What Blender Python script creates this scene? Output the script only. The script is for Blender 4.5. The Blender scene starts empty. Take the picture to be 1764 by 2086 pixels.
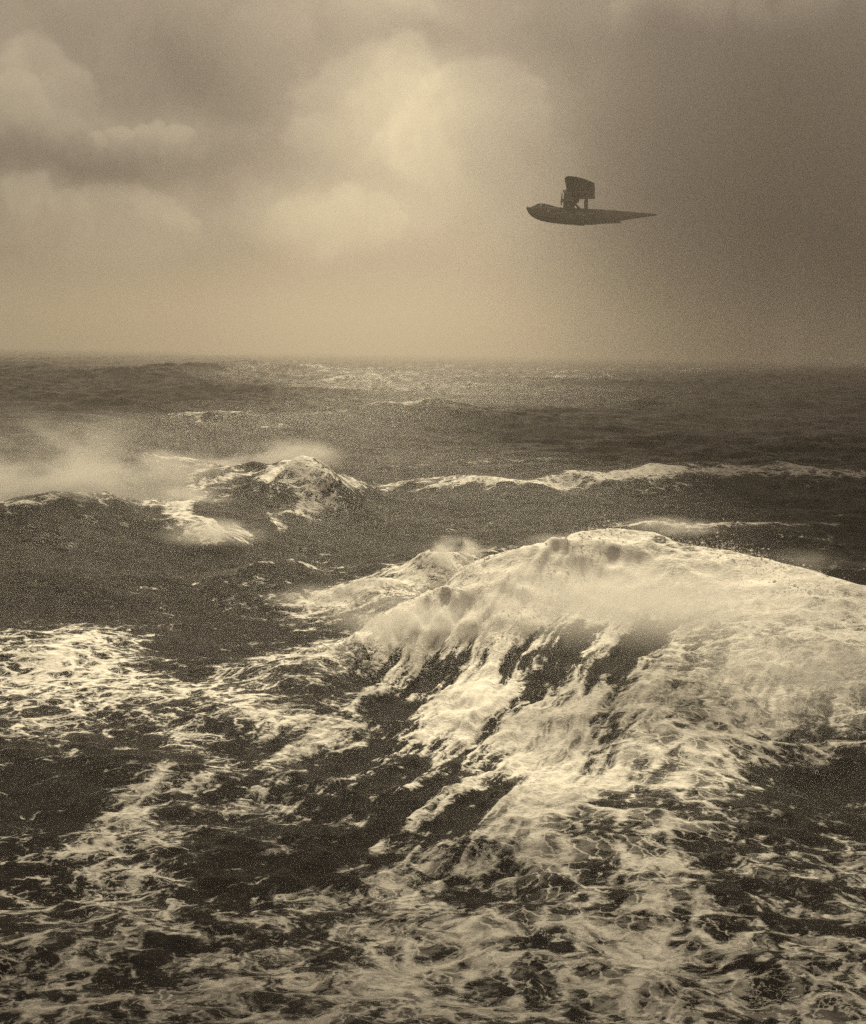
import bpy, bmesh, math
import numpy as np
from mathutils import Vector, Matrix, Euler

R = math.radians
scene = bpy.context.scene
col = scene.collection

# ------------------------------------------------------------------ camera
CAM_H = 14.0
PITCH = 8.3
ROLL = 0.95
VFOV = 50.0
cam_d = bpy.data.cameras.new("camera")
cam = bpy.data.objects.new("camera", cam_d)
col.objects.link(cam)
cam.location = (0, 0, CAM_H)
CM = Matrix.Rotation(R(90 - PITCH), 3, 'X') @ Matrix.Rotation(R(ROLL), 3, 'Z')
cam.rotation_euler = CM.to_euler()
cam_d.sensor_fit = 'VERTICAL'
cam_d.angle = R(VFOV)
cam_d.clip_start = 0.1
cam_d.clip_end = 30000
scene.camera = cam
FPX = 1043.0 / math.tan(R(VFOV / 2))


def ray(u, v):
    """direction for a point of the photograph, measured on a 1764 x 2086 sheet"""
    d = CM @ Vector(((u - 882.0), -(v - 1043.0), -FPX))
    return d.normalized()


def at_z(u, v, z):
    d = ray(u, v)
    t = (z - CAM_H) / d.z
    return np.array((d.x * t, d.y * t))


# ------------------------------------------------------------------ colour management
scene.view_settings.view_transform = 'Standard'
scene.view_settings.look = 'None'
scene.view_settings.gamma = 1
scene.view_settings.use_curve_mapping = False
scene.view_settings.exposure = 0.38
scene.render.engine = 'CYCLES'
scene.cycles.use_denoising = False      # what grain is left reads as the plate's own
scene.cycles.sample_clamp_direct = 2.5
scene.cycles.sample_clamp_indirect = 1.6
scene.cycles.max_bounces = 4
scene.cycles.volume_bounces = 2
scene.cycles.volume_max_steps = 96
scene.cycles.volume_step_rate = 1.0

SUN_AZ = 2.5      # degrees right of straight ahead
SUN_EL = 49.0
SEPIA = (1.0, 0.845, 0.575)


# ------------------------------------------------------------------ node expression helper
class E:
    def __init__(self, nt, s):
        self.nt, self.s = nt, s

    @staticmethod
    def put(nt, x, sock):
        if isinstance(x, E):
            nt.links.new(x.s, sock)
        else:
            sock.default_value = x

    def op(self, name, *a):
        n = self.nt.nodes.new('ShaderNodeMath')
        n.operation = name
        self.put(self.nt, self, n.inputs[0])
        for i, x in enumerate(a):
            self.put(self.nt, x, n.inputs[i + 1])
        return E(self.nt, n.outputs[0])

    def __add__(self, o): return self.op('ADD', o)
    __radd__ = __add__
    def __mul__(self, o): return self.op('MULTIPLY', o)
    __rmul__ = __mul__
    def __sub__(self, o): return self.op('SUBTRACT', o)
    def __rsub__(self, o): return (self * -1.0) + o
    def __truediv__(self, o): return self.op('DIVIDE', o)
    def pow(self, o): return self.op('POWER', o)
    def exp(self): return self.op('EXPONENT')
    def abs(self): return self.op('ABSOLUTE')
    def max(self, o): return self.op('MAXIMUM', o)
    def min(self, o): return self.op('MINIMUM', o)

    def smooth(self, a, b, lo=0.0, hi=1.0):
        n = self.nt.nodes.new('ShaderNodeMapRange')
        n.interpolation_type = 'SMOOTHSTEP'
        self.put(self.nt, self, n.inputs['Value'])
        self.put(self.nt, a, n.inputs['From Min'])
        self.put(self.nt, b, n.inputs['From Max'])
        self.put(self.nt, lo, n.inputs['To Min'])
        self.put(self.nt, hi, n.inputs['To Max'])
        return E(self.nt, n.outputs[0])


def vmath(nt, op, a, b=None, scale=None):
    n = nt.nodes.new('ShaderNodeVectorMath')
    n.operation = op
    for i, x in enumerate((a, b)):
        if x is None: continue
        if isinstance(x, (tuple, list)): n.inputs[i].default_value = x
        else: nt.links.new(x, n.inputs[i])
    if scale is not None:
        if isinstance(scale, E): nt.links.new(scale.s, n.inputs['Scale'])
        else: n.inputs['Scale'].default_value = scale
    return n.outputs['Vector']


def noise(nt, vec, scale, detail=4, rough=0.5, dist=0.0, out='Fac', kind='FBM', lac=2.0):
    n = nt.nodes.new('ShaderNodeTexNoise')
    n.noise_type = kind
    n.normalize = (kind == 'FBM')
    nt.links.new(vec, n.inputs['Vector'])
    n.inputs['Scale'].default_value = scale
    n.inputs['Detail'].default_value = detail
    n.inputs['Roughness'].default_value = rough
    n.inputs['Distortion'].default_value = dist
    n.inputs['Lacunarity'].default_value = lac
    return E(nt, n.outputs[0]) if out == 'Fac' else n.outputs['Color']


def tint(nt, val, colr):
    return vmath(nt, 'SCALE', colr, scale=val)


# ------------------------------------------------------------------ world: overcast cloudy sky
world = bpy.data.worlds.new("World")
scene.world = world
world.use_nodes = True
nt = world.node_tree
nt.nodes.clear()
out = nt.nodes.new('ShaderNodeOutputWorld')
bg = nt.nodes.new('ShaderNodeBackground')
nt.links.new(bg.outputs[0], out.inputs[0])
tc = nt.nodes.new('ShaderNodeTexCoord')
dirv = tc.outputs['Generated']
sky = nt.nodes.new('ShaderNodeTexSky')
sky.sky_type = 'NISHITA'
sky.sun_disc = False
sky.sun_elevation = R(SUN_EL)
sky.sun_rotation = R(SUN_AZ)
sky.dust_density = 6
bw = nt.nodes.new('ShaderNodeRGBToBW')
nt.links.new(sky.outputs[0], bw.inputs[0])
nishita = E(nt, bw.outputs[0])
# edges of the clouds wander: push the direction about with noise
w1 = noise(nt, dirv, 7.0, 6, 0.55, out='Color')
w1 = vmath(nt, 'SUBTRACT', w1, (0.5, 0.5, 0.5))
wd = vmath(nt, 'ADD', dirv, vmath(nt, 'SCALE', w1, scale=0.06))
w2 = noise(nt, dirv, 26.0, 9, 0.6, out='Color')
w2 = vmath(nt, 'SUBTRACT', w2, (0.5, 0.5, 0.5))
wd = vmath(nt, 'ADD', wd, vmath(nt, 'SCALE', w2, scale=0.03))
sep = nt.nodes.new('ShaderNodeSeparateXYZ')
nt.links.new(wd, sep.inputs[0])
X, Y, Z = (E(nt, sep.outputs[i]) for i in range(3))
az = X.op('ARCTAN2', Y)                       # radians right of straight ahead
el = Z.op('ARCTAN2', (X * X + Y * Y).op('SQRT'))
sep0 = nt.nodes.new('ShaderNodeSeparateXYZ')
nt.links.new(dirv, sep0.inputs[0])
X0, Y0, Z0 = (E(nt, sep0.outputs[i]) for i in range(3))
az0 = X0.op('ARCTAN2', Y0)
el0 = Z0.op('ARCTAN2', (X0 * X0 + Y0 * Y0).op('SQRT'))


def ae(u, v):
    d = ray(u, v)
    return math.atan2(d.x, d.y), math.atan2(d.z, math.hypot(d.x, d.y))


def lobe(u, v, ru, rv, amp, ang=0.0, hard=None):
    """one soft mass of clouds; hard=(k) gives it a firmer rim"""
    a, e = ae(u, v)
    c, s = math.cos(R(ang)), math.sin(R(ang))
    dx, dy = az - a, el - e
    p = (dx * c + dy * s) * (FPX / ru)
    q = (dy * c - dx * s) * (FPX / rv)
    r2 = p * p + q * q
    if hard is None:
        return (r2 * -1.0).exp() * amp
    return r2.op('SQRT').smooth(1.0 + hard, 1.0 - hard) * amp


base = az0.smooth(R(-2), R(20), 0.245, 0.215)          # bright quarter to the left, squall to the right
lum = base
lobes = [
    # bright masses
    (760, 300, 230, 190, 0.10, 0, None), (850, 330, 110, 110, 0.05, 0, None),
    (980, 300, 190, 190, 0.06, 0, 0.35), (760, 220, 150, 130, 0.05, 0, 0.28),
    (1000, 480, 180, 260, 0.07, 0, None),
    (270, 272, 170, 42, 0.17, 2, None), (180, 430, 240, 75, 0.12, -6, 0.5),
    (680, 455, 160, 62, 0.15, -3, 0.5), (40, 160, 160, 90, 0.08, 0, None),
    (700, 10, 260, 45, 0.06, 0, None), (1500, 0, 330, 40, 0.09, 0, None),
    (1230, 690, 130, 90, 0.09, 0, None), (1190, 590, 70, 200, 0.04, 0, None),
    (400, 660, 500, 60, 0.05, 0, None), (830, 330, 330, 260, 0.07, 0, None), (900, 700, 260, 60, 0.07, 0, None), (1760, 350, 90, 400, 0.02, 0, None),
    # dark masses
    (330, 130, 280, 80, -0.10, 0, None), (470, 215, 160, 70, -0.08, 0, None),
    (150, 330, 330, 38, -0.13, 4, None), (540, 330, 90, 80, -0.05, 0, None),
    (840, 75, 110, 40, -0.09, 0, None), (1150, 90, 190, 70, -0.05, 0, None),
    (450, 520, 200, 50, -0.04, 0, None), (900, 560, 300, 60, -0.03, 0, None),
    (1560, 480, 130, 260, -0.02, 0, None),
]
for l in lobes:
    lum = lum + lobe(*l)


def puff(u, v, r, squash=1.0):
    """one billow: firm above, melting away below"""
    a, e = ae(u, v)
    p = (az - a) * (FPX / r); q = (el - e) * (FPX / (r * squash))
    m_ = (p * p + q * q).op('SQRT').smooth(1.2, 0.78)
    return m_ * q.smooth(-1.0, 0.55)


for amp, group in [
    (0.09, [(650, 215, 60), (700, 180, 62), (762, 150, 62), (815, 125, 48), (850, 160, 45), (640, 290, 60), (730, 260, 90), (820, 230, 70)]),
    (0.09, [(925, 190, 52), (965, 172, 52), (1012, 176, 54), (1052, 215, 52), (1078, 270, 52), (985, 260, 90)]),
    (0.08, [(840, 300, 70), (790, 330, 60), (880, 350, 70)]),
    (0.10, [(220, 410, 50), (280, 405, 48), (335, 425, 42), (375, 450, 34), (160, 430, 46), (405, 472, 24)]),
    (0.08, [(640, 440, 45), (700, 432, 45), (755, 450, 40), (590, 460, 36), (790, 470, 26)]),
    (0.10, [(60, 150, 60), (120, 190, 50), (20, 210, 60), (60, 420, 55)]),
    (0.10, [(250, 268, 30, .6), (310, 262, 34, .6), (365, 268, 30, .6), (200, 280, 24, .6)]),
    (0.05, [(780, 20, 50), (720, 10, 50), (840, 25, 34)]),
    (0.07, [(1290, 25, 45), (1370, 15, 50), (1450, 30, 40), (1550, 35, 40), (1660, 20, 50)]),
]:
    g_ = None
    for p_ in group:
        x_ = puff(*p_)
        g_ = x_ if g_ is None else g_.max(x_)
    lum = lum + g_ * amp
fine = noise(nt, wd, 8.0, 10, 0.62)
bil = noise(nt, wd, 17.0, 8, 0.55).smooth(0.44, 0.60)
lum = lum * (fine * 0.7 + 0.60) * (bil * az0.smooth(R(8), R(-6), 0.03, 0.14) + 0.97)
# overhead: the sheet of clouds lets more light down around the hidden sun
sd = (math.sin(R(SUN_AZ)) * math.cos(R(SUN_EL)), math.cos(R(SUN_AZ)) * math.cos(R(SUN_EL)), math.sin(R(SUN_EL)))
dotn = nt.nodes.new('ShaderNodeVectorMath'); dotn.operation = 'DOT_PRODUCT'
nt.links.new(dirv, dotn.inputs[0]); dotn.inputs[1].default_value = sd
glow = E(nt, dotn.outputs['Value']).max(0.0).pow(8.0) * 0.55
high = el0.smooth(R(16), R(35), 0.0, 1.0)
lum = lum.max(0.05) * el0.smooth(R(17), R(26), 1.0, 0.40) + (glow + 0.05) * high + nishita * 0.005
lum = lum * el0.smooth(R(-12), R(-1), 0.25, 1.0)
colr = nt.nodes.new('ShaderNodeMix'); colr.data_type = 'RGBA'
nt.links.new(lum.smooth(0.15, 0.7).s, colr.inputs['Factor'])
colr.inputs['A'].default_value = (1.0, 0.81, 0.63, 1)
colr.inputs['B'].default_value = (1.0, 0.85, 0.56, 1)
nt.links.new(tint(nt, lum, colr.outputs['Result']), bg.inputs['Color'])
bg.inputs['Strength'].default_value = 1.0
world.cycles.sampling_method = 'MANUAL'
world.cycles.sample_map_resolution = 1024

# ------------------------------------------------------------------ sun
sun_d = bpy.data.lights.new("sun", 'SUN')
sun_d.energy = 4.9
sun_d.angle = R(4)
sun_d.color = (1.0, 0.855, 0.575)
sun = bpy.data.objects.new("sun", sun_d)
col.objects.link(sun)
sun.rotation_euler = Vector(sd).to_track_quat('Z', 'Y').to_euler()

# ------------------------------------------------------------------ numeric noise
rng = np.random.RandomState(7)


def vnoise(x, y, seed=0):
    xi = np.floor(x).astype(np.int64); yi = np.floor(y).astype(np.int64)
    fx = x - xi; fy = y - yi
    fx = fx * fx * fx * (fx * (fx * 6 - 15) + 10); fy = fy * fy * fy * (fy * (fy * 6 - 15) + 10)

    def h(a, b):
        n = (a * 374761393 + b * 668265263 + seed * 1442695041) & 0xffffffff
        n = ((n ^ (n >> 13)) * 1274126177) & 0xffffffff
        return ((n ^ (n >> 16)) & 0xffff) / 65535.0
    a = h(xi, yi); b = h(xi + 1, yi); c = h(xi, yi + 1); d = h(xi + 1, yi + 1)
    return (a + (b - a) * fx) * (1 - fy) + (c + (d - c) * fx) * fy


def fbm(x, y, octv=4, seed=0, gain=0.5):
    s = np.zeros_like(x); a = 1.0; t = 0.0
    for o in range(octv):
        s += a * vnoise(x, y, seed + o * 17); t += a
        a *= gain; x = x * 2.03 + 11.3; y = y * 2.03 - 7.1
    return s / t


def tile(L, N, wind_deg, wl_min, wl_max, amp, seed, peak=None, spread=2.0):
    """random sea patch L metres wide: height and horizontal pull, unit rms * amp"""
    r = np.random.RandomState(seed)
    k1 = np.fft.fftfreq(N, L / N) * 2 * np.pi
    kx, ky = np.meshgrid(k1, k1, indexing='ij')
    k = np.hypot(kx, ky); k[0, 0] = 1
    wx, wy = math.cos(R(wind_deg)), math.sin(R(wind_deg))
    dd = (kx * wx + ky * wy) / k
    kp = 2 * np.pi / (peak or wl_max)
    S = np.exp(-0.6 * (kp / k) ** 2) / k ** 4 * (np.abs(dd) ** spread + 0.04)
    S[(k < 2 * np.pi / wl_max) | (k > 2 * np.pi / wl_min)] = 0
    f = np.sqrt(S) * (r.randn(N, N) + 1j * r.randn(N, N))
    f[0, 0] = 0
    h = np.fft.ifft2(f)
    sc = amp / h.real.std()
    h = h.real * sc
    f = np.fft.fft2(h)
    dx = np.real(np.fft.ifft2(-1j * kx / k * f)); dy = np.real(np.fft.ifft2(-1j * ky / k * f))
    return (h, dx, dy, L, N)


def sample(t, x, y):
    h, dx, dy, L, N = t
    gx = x / L * N; gy = y / L * N
    xi = np.floor(gx).astype(np.int64); yi = np.floor(gy).astype(np.int64)
    fx = gx - xi; fy = gy - yi
    x0 = xi % N; y0 = yi % N; x1 = (xi + 1) % N; y1 = (yi + 1) % N
    o = []
    for A in (h, dx, dy):
        o.append((A[x0, y0] * (1 - fx) + A[x1, y0] * fx) * (1 - fy) + (A[x0, y1] * (1 - fx) + A[x1, y1] * fx) * fy)
    return o


T_swell = tile(613.0, 512, 66, 10, 160, 0.85, 3, peak=80, spread=3.0)
T_mid = tile(171.0, 512, 78, 3.0, 18, 0.20, 5, peak=13, spread=4.0)
T_small = tile(47.0, 512, 80, 0.30, 2.6, 0.042, 9, peak=2.0, spread=4.0)

# ------------------------------------------------------------------ the waves: crests as world polylines


def sstep(a, b, x):
    t = np.clip((x - a) / (b - a), 0, 1)
    return t * t * (3 - 2 * t)


class Ridge:
    """crest line through points (u, v, crest height); front width and back width in metres"""

    def __init__(self, pts, foam=0.0, fw=1.5, pf=1.3, pb=1.8):
        self.foam, self.fw = foam, fw
        P = np.array([list(at_z(u, v, z)) + [z, wf, wb] for (u, v, z, wf, wb) in pts], float)
        n = len(P); t = np.arange(n); tt = np.linspace(0, n - 1, (n - 1) * 6 + 1)
        Q = np.stack([np.interp(tt, t, P[:, i]) for i in range(5)], 1)
        for _ in range(6):
            Q[1:-1] = 0.25 * Q[:-2] + 0.5 * Q[1:-1] + 0.25 * Q[2:]
        self.Q, self.pf, self.pb = Q, pf, pb
        w = Q[:, 3:].max() * 3.2
        self.box = (Q[:, 0].min() - w, Q[:, 0].max() + w, Q[:, 1].min() - w, Q[:, 1].max() + w)

    def eval(self, x, y, want_foam=False):
        Q = self.Q
        W = np.zeros_like(x); V = np.zeros_like(x)
        for i in range(len(Q) - 1):
            ax, ay = Q[i, :2]; bx, by = Q[i + 1, :2]
            ex, ey = bx - ax, by - ay; l2 = ex * ex + ey * ey + 1e-9
            t = np.clip(((x - ax) * ex + (y - ay) * ey) / l2, 0, 1)
            dx = x - ax - t * ex; dy = y - ay - t * ey
            d = np.hypot(dx, dy)
            q = Q[i] + (Q[i + 1] - Q[i]) * t[..., None]
            # blend from back to front slope across the crest so that ends stay smooth
            sd_ = (dx * ey - dy * ex) / math.sqrt(l2) * (1 if ex > 0 else -1)
            fr = sd_ > 0
            if want_foam:
                val = np.exp(-(d / (self.fw * np.where(fr, 1.5, .8))) ** 2) * np.clip(q[..., 2] / 1.0, 0, 1)
            else:
                val = np.where(fr, q[..., 2] * np.exp(-(d / q[..., 3]) ** self.pf), q[..., 2] * np.exp(-(d / q[..., 4]) ** self.pb))
            w = 1.0 / (d * d + 0.05) ** 3
            W += w; V += w * val
        return V / W

    def add_foam(self, x, y, F, wig):
        if not self.foam: return
        m = (x > self.box[0]) & (x < self.box[1]) & (y > self.box[2]) & (y < self.box[3])
        if m.any():
            F[m] += self.foam * self.eval(x[m] + wig[m] * self.fw, y[m] + wig[m] * self.fw * .8, True)

    def add(self, x, y, H):
        m = (x > self.box[0]) & (x < self.box[1]) & (y > self.box[2]) & (y < self.box[3])
        if m.any():
            H[m] += self.eval(x[m], y[m])


def mound_from(u, v, z, ru, rv, h):
    c = at_z(u, v, z)
    return (c, ru, rv, h)


RIDGES = [
    # the great breaker
    Ridge([(2150, 1330, 2.0, 7, 8), (1900, 1215, 3.6, 9, 8), (1764, 1172, 4.4, 11, 8), (1560, 1112, 5.0, 12, 8), (1430, 1092, 5.3, 12, 8),
           (1310, 1068, 5.7, 12, 7), (1200, 1100, 5.1, 11, 6), (1080, 1132, 4.5, 9, 5), (980, 1168, 3.7, 7, 4),
           (850, 1222, 2.9, 4.5, 3.5), (700, 1290, 1.9, 3.5, 3), (580, 1340, 0.5, 3, 3)], 0.3, 2.0),
    Ridge([(840, 1185, 1.0, 2, 2), (885, 1145, 2.2, 2.4, 2), (922, 1124, 3.0, 2.4, 2), (975, 1160, 1.5, 2, 2)], 0.9, 1.1),
    # lip left of the breaker and the dark shoulder behind it
    Ridge([(640, 1240, 0.2, 2, 2), (710, 1205, 1.2, 2.2, 3), (780, 1190, 1.7, 2.2, 3), (835, 1212, 0.8, 2, 3)], 0.9, 0.7),
    Ridge([(640, 1185, 0.3, 4, 5), (780, 1155, 1.4, 4, 6), (900, 1125, 1.6, 4, 6), (1100, 1110, 0.6, 4, 6)], 0.3, 0.8),
    # small dark wave (430-640, 1160-1220)
    Ridge([(400, 1225, 0.1, 3, 3), (500, 1185, 1.2, 3.5, 4), (575, 1158, 1.6, 3.5, 4), (660, 1188, 0.6, 3, 3)], 0.35, 0.8),
    Ridge([(-100, 1215, 0.9, 3, 5), (150, 1192, 1.0, 3, 5), (330, 1200, 0.8, 3, 5), (430, 1240, 0.2, 3, 5)]),
    # spray-blown wave in the middle distance on the left
    Ridge([(360, 985, 0.6, 7, 8), (430, 968, 3.0, 8, 9), (520, 960, 4.2, 5, 9), (560, 948, 4.3, 5, 9), (590, 934, 5.4, 6, 9), (645, 950, 4.4, 5, 9),
           (720, 995, 2.0, 8, 9), (790, 1025, 0.1, 8, 8)], 0.5, 1.5),
    Ridge([(-200, 1075, 2.0, 8, 8), (0, 1035, 3.2, 8, 8), (110, 1012, 3.9, 8, 8), (220, 1028, 3.0, 7, 7), (360, 1052, 2.0, 6, 7), (460, 1062, 0.3, 6, 6)], 0.55, 1.5),
    Ridge([(230, 975, 1.5, 7, 7), (330, 945, 3.6, 7, 8), (390, 985, 1.6, 6, 7), (430, 1010, 0.2, 5, 6)], 0.5, 1.5),
    Ridge([(330, 1075, 0.3, 3, 6), (380, 1092, 1.2, 3, 6), (440, 1104, 1.5, 3, 6), (500, 1108, 0.6, 3, 6)], 1.1, 1.0),
    # long foam-capped ridge on the right
    Ridge([(760, 990, 0.3, 9, 12), (900, 985, 1.5, 9, 12), (1050, 985, 1.8, 9, 12), (1200, 968, 2.3, 10, 12), (1380, 953, 2.9, 11, 12),
           (1500, 952, 2.4, 10, 12), (1764, 965, 1.8, 10, 12), (1950, 975, 1.2, 10, 12)], 0.6, 1.4),
    Ridge([(1200, 1075, 0.3, 6, 8), (1330, 1058, 1.4, 6, 8), (1430, 1075, 0.9, 6, 8), (1610, 1064, 1.2, 6, 8), (1764, 1075, 0.4, 6, 8)], 0.6, 0.6),
    # far swells
    Ridge([(150, 770, 1, 25, 30), (330, 752, 4.5, 25, 30), (480, 737, 5, 30, 30), (600, 745, 4, 30, 30), (760, 762, 1, 25, 30)], 0.25, 4),
    Ridge([(180, 850, 0.5, 14, 18), (320, 843, 2.6, 14, 18), (560, 843, 2.6, 15, 18), (760, 838, 2.0, 15, 18), (900, 850, 0.4, 14, 18)], 0.25, 1.5),
    Ridge([(700, 850, 0.4, 14, 18), (800, 836, 2.2, 14, 18), (850, 822, 3.2, 14, 18), (950, 842, 2.4, 14, 18), (1120, 858, 1.4, 14, 18), (1300, 866, 0.3, 14, 18)], 0.35, 2.5),
    Ridge([(600, 772, 1, 20, 25), (760, 763, 3.2, 22, 25), (820, 770, 1.5, 20, 25)], 0.5, 3),
]
# troughs and hummocks: (u, v, z of the middle, half size across m, half size deep m, height m)
MOUNDS = [mound_from(*a) for a in [
    (1700, 1560, 0, 4.0, 4.5, -1.6), (1530, 1420, 1.5, 5, 5, 0.7),
    (930, 1790, 0, 3.0, 1.8, -0.40), (1010, 1730, 0, 3.2, 1.8, 0.30), (820, 1380, 0.3, 3.4, 3.0, -1.1),
    (680, 1400, 0, 4, 4, 0.3), (430, 1330, 0, 6, 5, -0.6), (150, 1330, 0, 7, 5, 0.6), (560, 1470, 0, 3.5, 2.5, 0.35),
    (600, 1660, 0, 4, 3, -0.3), (250, 1640, 0, 3, 3, 0.25), (1300, 1700, 0, 4, 2.5, 0.4), (1120, 1500, 0.5, 2.2, 2.4, -0.5),
]]


def height(x, y, parts=False):
    r = np.hypot(x, y)
    hs, dxs, dys = sample(T_swell, x, y)
    hm, dxm, dym = sample(T_mid, x, y)
    hf, dxf, dyf = sample(T_small, x, y)
    near = sstep(45, 150, r)
    gs = 0.2 + 0.8 * sstep(120, 320, r)
    gm = 0.75 + 0.6 * near + 0.35 * sstep(150, 400, r)
    gf = 1 - sstep(200, 500, r)
    H = hs * gs + hm * gm + hf * gf
    qx = (fbm(x / 7.0, y / 7.0, 3, 201) - .5); qy = (fbm(x / 7.0, y / 7.0, 3, 231) - .5)
    wa_ = 3.2 + 4.0 * sstep(60, 110, r)
    for rd in RIDGES:
        rd.add(x + qx * wa_, y + qy * wa_, H)
    for (c, a, b, h) in MOUNDS:
        H += h * np.exp(-((x - c[0]) / a) ** 2 - ((y - c[1]) / b) ** 2)
    if parts:
        return H, -(dxs * gs * 0.8 + dxm * 0.45 + dxf * gf * 0.6), -(dys * gs * 0.8 + dym * 0.45 + dyf * gf * 0.6)
    return H


def at_sea(u, v):
    """where the sight line through a photo point meets the wavy surface (batch)"""
    u = np.atleast_1d(np.asarray(u, float)); v = np.atleast_1d(np.asarray(v, float))
    D = np.array([list(ray(a, b)) for a, b in zip(u, v)])
    ts = np.geomspace(14, 3500, 420)
    res = np.zeros((len(u), 2)); done = np.zeros(len(u), bool); prev = np.full(len(u), 14.0)
    for t in ts:
        p = D * t
        hit = (~done) & (p[:, 2] + CAM_H < height(p[:, 0].copy(), p[:, 1].copy()))
        tm = (prev + t) / 2
        res[hit] = (D * tm[:, None])[hit, :2]
        done |= hit; prev[:] = t
    res[~done] = (D * 3500)[~done, :2]
    return res


# ------------------------------------------------------------------ where foam lies
# (u, v, half width, half height, turn in degrees, amount)  amount adds to the foam density
FOAM = [
    # great breaker: solid white along crest and top
    (1330, 1130, 330, 75, 6, 0.95), (1150, 1190, 230, 75, -14, 0.95), (1300, 1230, 330, 90, 0, 0.7), (1600, 1190, 200, 60, 10, 0.55),
    (1700, 1290, 130, 70, 10, 0.35), (1000, 1230, 150, 60, -20, 0.75), (940, 1165, 60, 40, 10, 0.5),
    (770, 1280, 120, 45, -15, 0.9), (880, 1250, 80, 60, -20, 0.5), (660, 1330, 80, 16, -18, 0.45),
    (650, 1225, 75, 28, -8, 0.6), (780, 1196, 70, 12, 2, 0.6),
    # running down its face
    (1050, 1400, 260, 150, -35, 0.30), (1200, 1480, 250, 120, -25, 0.30), (1290, 1600, 200, 70, -10, 0.24), (1100, 1620, 180, 90, -30, 0.25),
    (920, 1500, 190, 60, -38, 0.24), (960, 1710, 220, 60, -25, 0.20), (820, 1560, 150, 50, -40, 0.14),
    (1400, 1400, 200, 120, 0, 0.28), (1600, 1380, 170, 110, 20, 0.22), (1500, 1560, 180, 120, 0, 0.20), (1690, 1470, 100, 90, 10, 0.14),
    (1330, 1780, 70, 120, 5, 0.30), (1500, 1750, 200, 130, 0, 0.16), (1130, 1760, 120, 60, -10, 0.12),
    # patches on the left
    (130, 1320, 190, 62, 4, 0.42), (60, 1390, 160, 60, 0, 0.30), (90, 1480, 170, 50, -12, 0.30), (250, 1390, 140, 30, 5, 0.22),
    (560, 1455, 100, 32, 12, 0.62), (430, 1400, 110, 22, 8, 0.22), (380, 1505, 42, 22, 0, 0.42), (690, 1500, 110, 40, 10, 0.15),
    (290, 1620, 110, 50, -35, 0.32), (230, 1700, 90, 30, -20, 0.42), (360, 1710, 70, 20, 0, 0.25), (480, 1650, 170, 60, -15, 0.14),
    (150, 1790, 260, 60, 0, 0.20), (350, 1830, 200, 60, -15, 0.16), (120, 1900, 300, 60, 0, 0.14),
    (200, 2040, 500, 100, 0, 0.22), (850, 2030, 500, 80, 0, 0.22), (1100, 1910, 300, 40, 3, 0.26), (760, 1870, 200, 30, 0, 0.12),
    (1330, 2050, 60, 80, 0, 0.22), (1600, 1950, 300, 120, 0, 0.10), (1650, 1800, 150, 150, 0, 0.08), (1700, 2040, 120, 100, -30, 0.16),
    # mid distance
    (640, 1140, 100, 22, 3, 0.30), (470, 1190, 90, 18, -4, 0.25), (950, 1075, 110, 25, 0, 0.22), (330, 1070, 110, 30, 0, 0.34),
    (430, 1098, 60, 10, 10, 0.7), (590, 945, 60, 12, -5, 0.75), (480, 965, 70, 7, -5, 0.55), (670, 962, 60, 9, 25, 0.5), (400, 985, 35, 22, 40, 0.5),
    (330, 960, 50, 14, 0, 0.4), (1740, 1150, 130, 22, 0, 0.25), (1590, 1140, 60, 25, 10, 0.25),
    (950, 983, 120, 7, 0, 0.6), (1120, 980, 110, 7, -4, 0.6), (1290, 963, 130, 9, -5, 0.6), (1420, 955, 100, 12, 0, 0.5), (1620, 962, 180, 7, 2, 0.38),
    (1000, 942, 150, 16, 4, 0.32), (950, 870, 80, 7, 0, 0.35), (870, 835, 40, 14, 30, 0.3), (1380, 858, 90, 6, 0, 0.2),
    (325, 845, 26, 4, 0, 0.8), (400, 842, 14, 3, 0, 0.45), (470, 765, 50, 6, 5, 0.45), (740, 762, 80, 5, -3, 0.45), (520, 721, 60, 4, 0, 0.5), (420, 722, 30, 4, 0, 0.4),
    (560, 868, 40, 9, -10, 0.3), (50, 760, 60, 10, 0, 0.3), (1380, 1066, 60, 8, 5, 0.5), (1560, 1066, 90, 5, -4, 0.42), (1640, 995, 60, 5, -3, 0.2),
    # clear dark water
    (430, 1310, 120, 50, 0, -0.30), (350, 1160, 300, 50, 0, -0.10), (60, 1620, 130, 60, 0, -0.34), (790, 1380, 130, 40, -10, -0.20), (870, 1345, 70, 22, -10, -0.2),
    (920, 1795, 130, 32, -6, -0.40), (1080, 1460, 50, 50, -40, -0.15), (560, 1740, 150, 70, 0, -0.13), (600, 1810, 170, 35, 0, -0.2), (1650, 1660, 90, 110, 0, -0.22),
    (1560, 1900, 180, 50, 0, -0.12), (1100, 2060, 140, 40, 0, -0.12), (1480, 1780, 90, 50, 0, -0.2), (590, 1600, 150, 50, 0, -0.08), (1020, 1840, 140, 24, 0, -0.25),
    (330, 1950, 40, 60, 0, -0.2), (260, 1870, 100, 40, 0, -0.12), (1764, 1560, 60, 80, 0, -0.05),
]
# zones where the foam is drawn out in streaks down the breaker's face, and where mist smooths it
STREAK = [(1000, 1400, 330, 200, -30, 1.0), (1150, 1300, 260, 120, -20, 0.8), (820, 1560, 200, 140, -35, 0.6), (1100, 1560, 250, 110, -30, 0.4), (1620, 1420, 160, 110, 10, 0.6)]

BOIL = [(800, 1275, 190, 60, -15, 1.0), (930, 1190, 80, 60, 0, 0.8), (660, 1225, 80, 30, 0, 0.8)]

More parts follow.
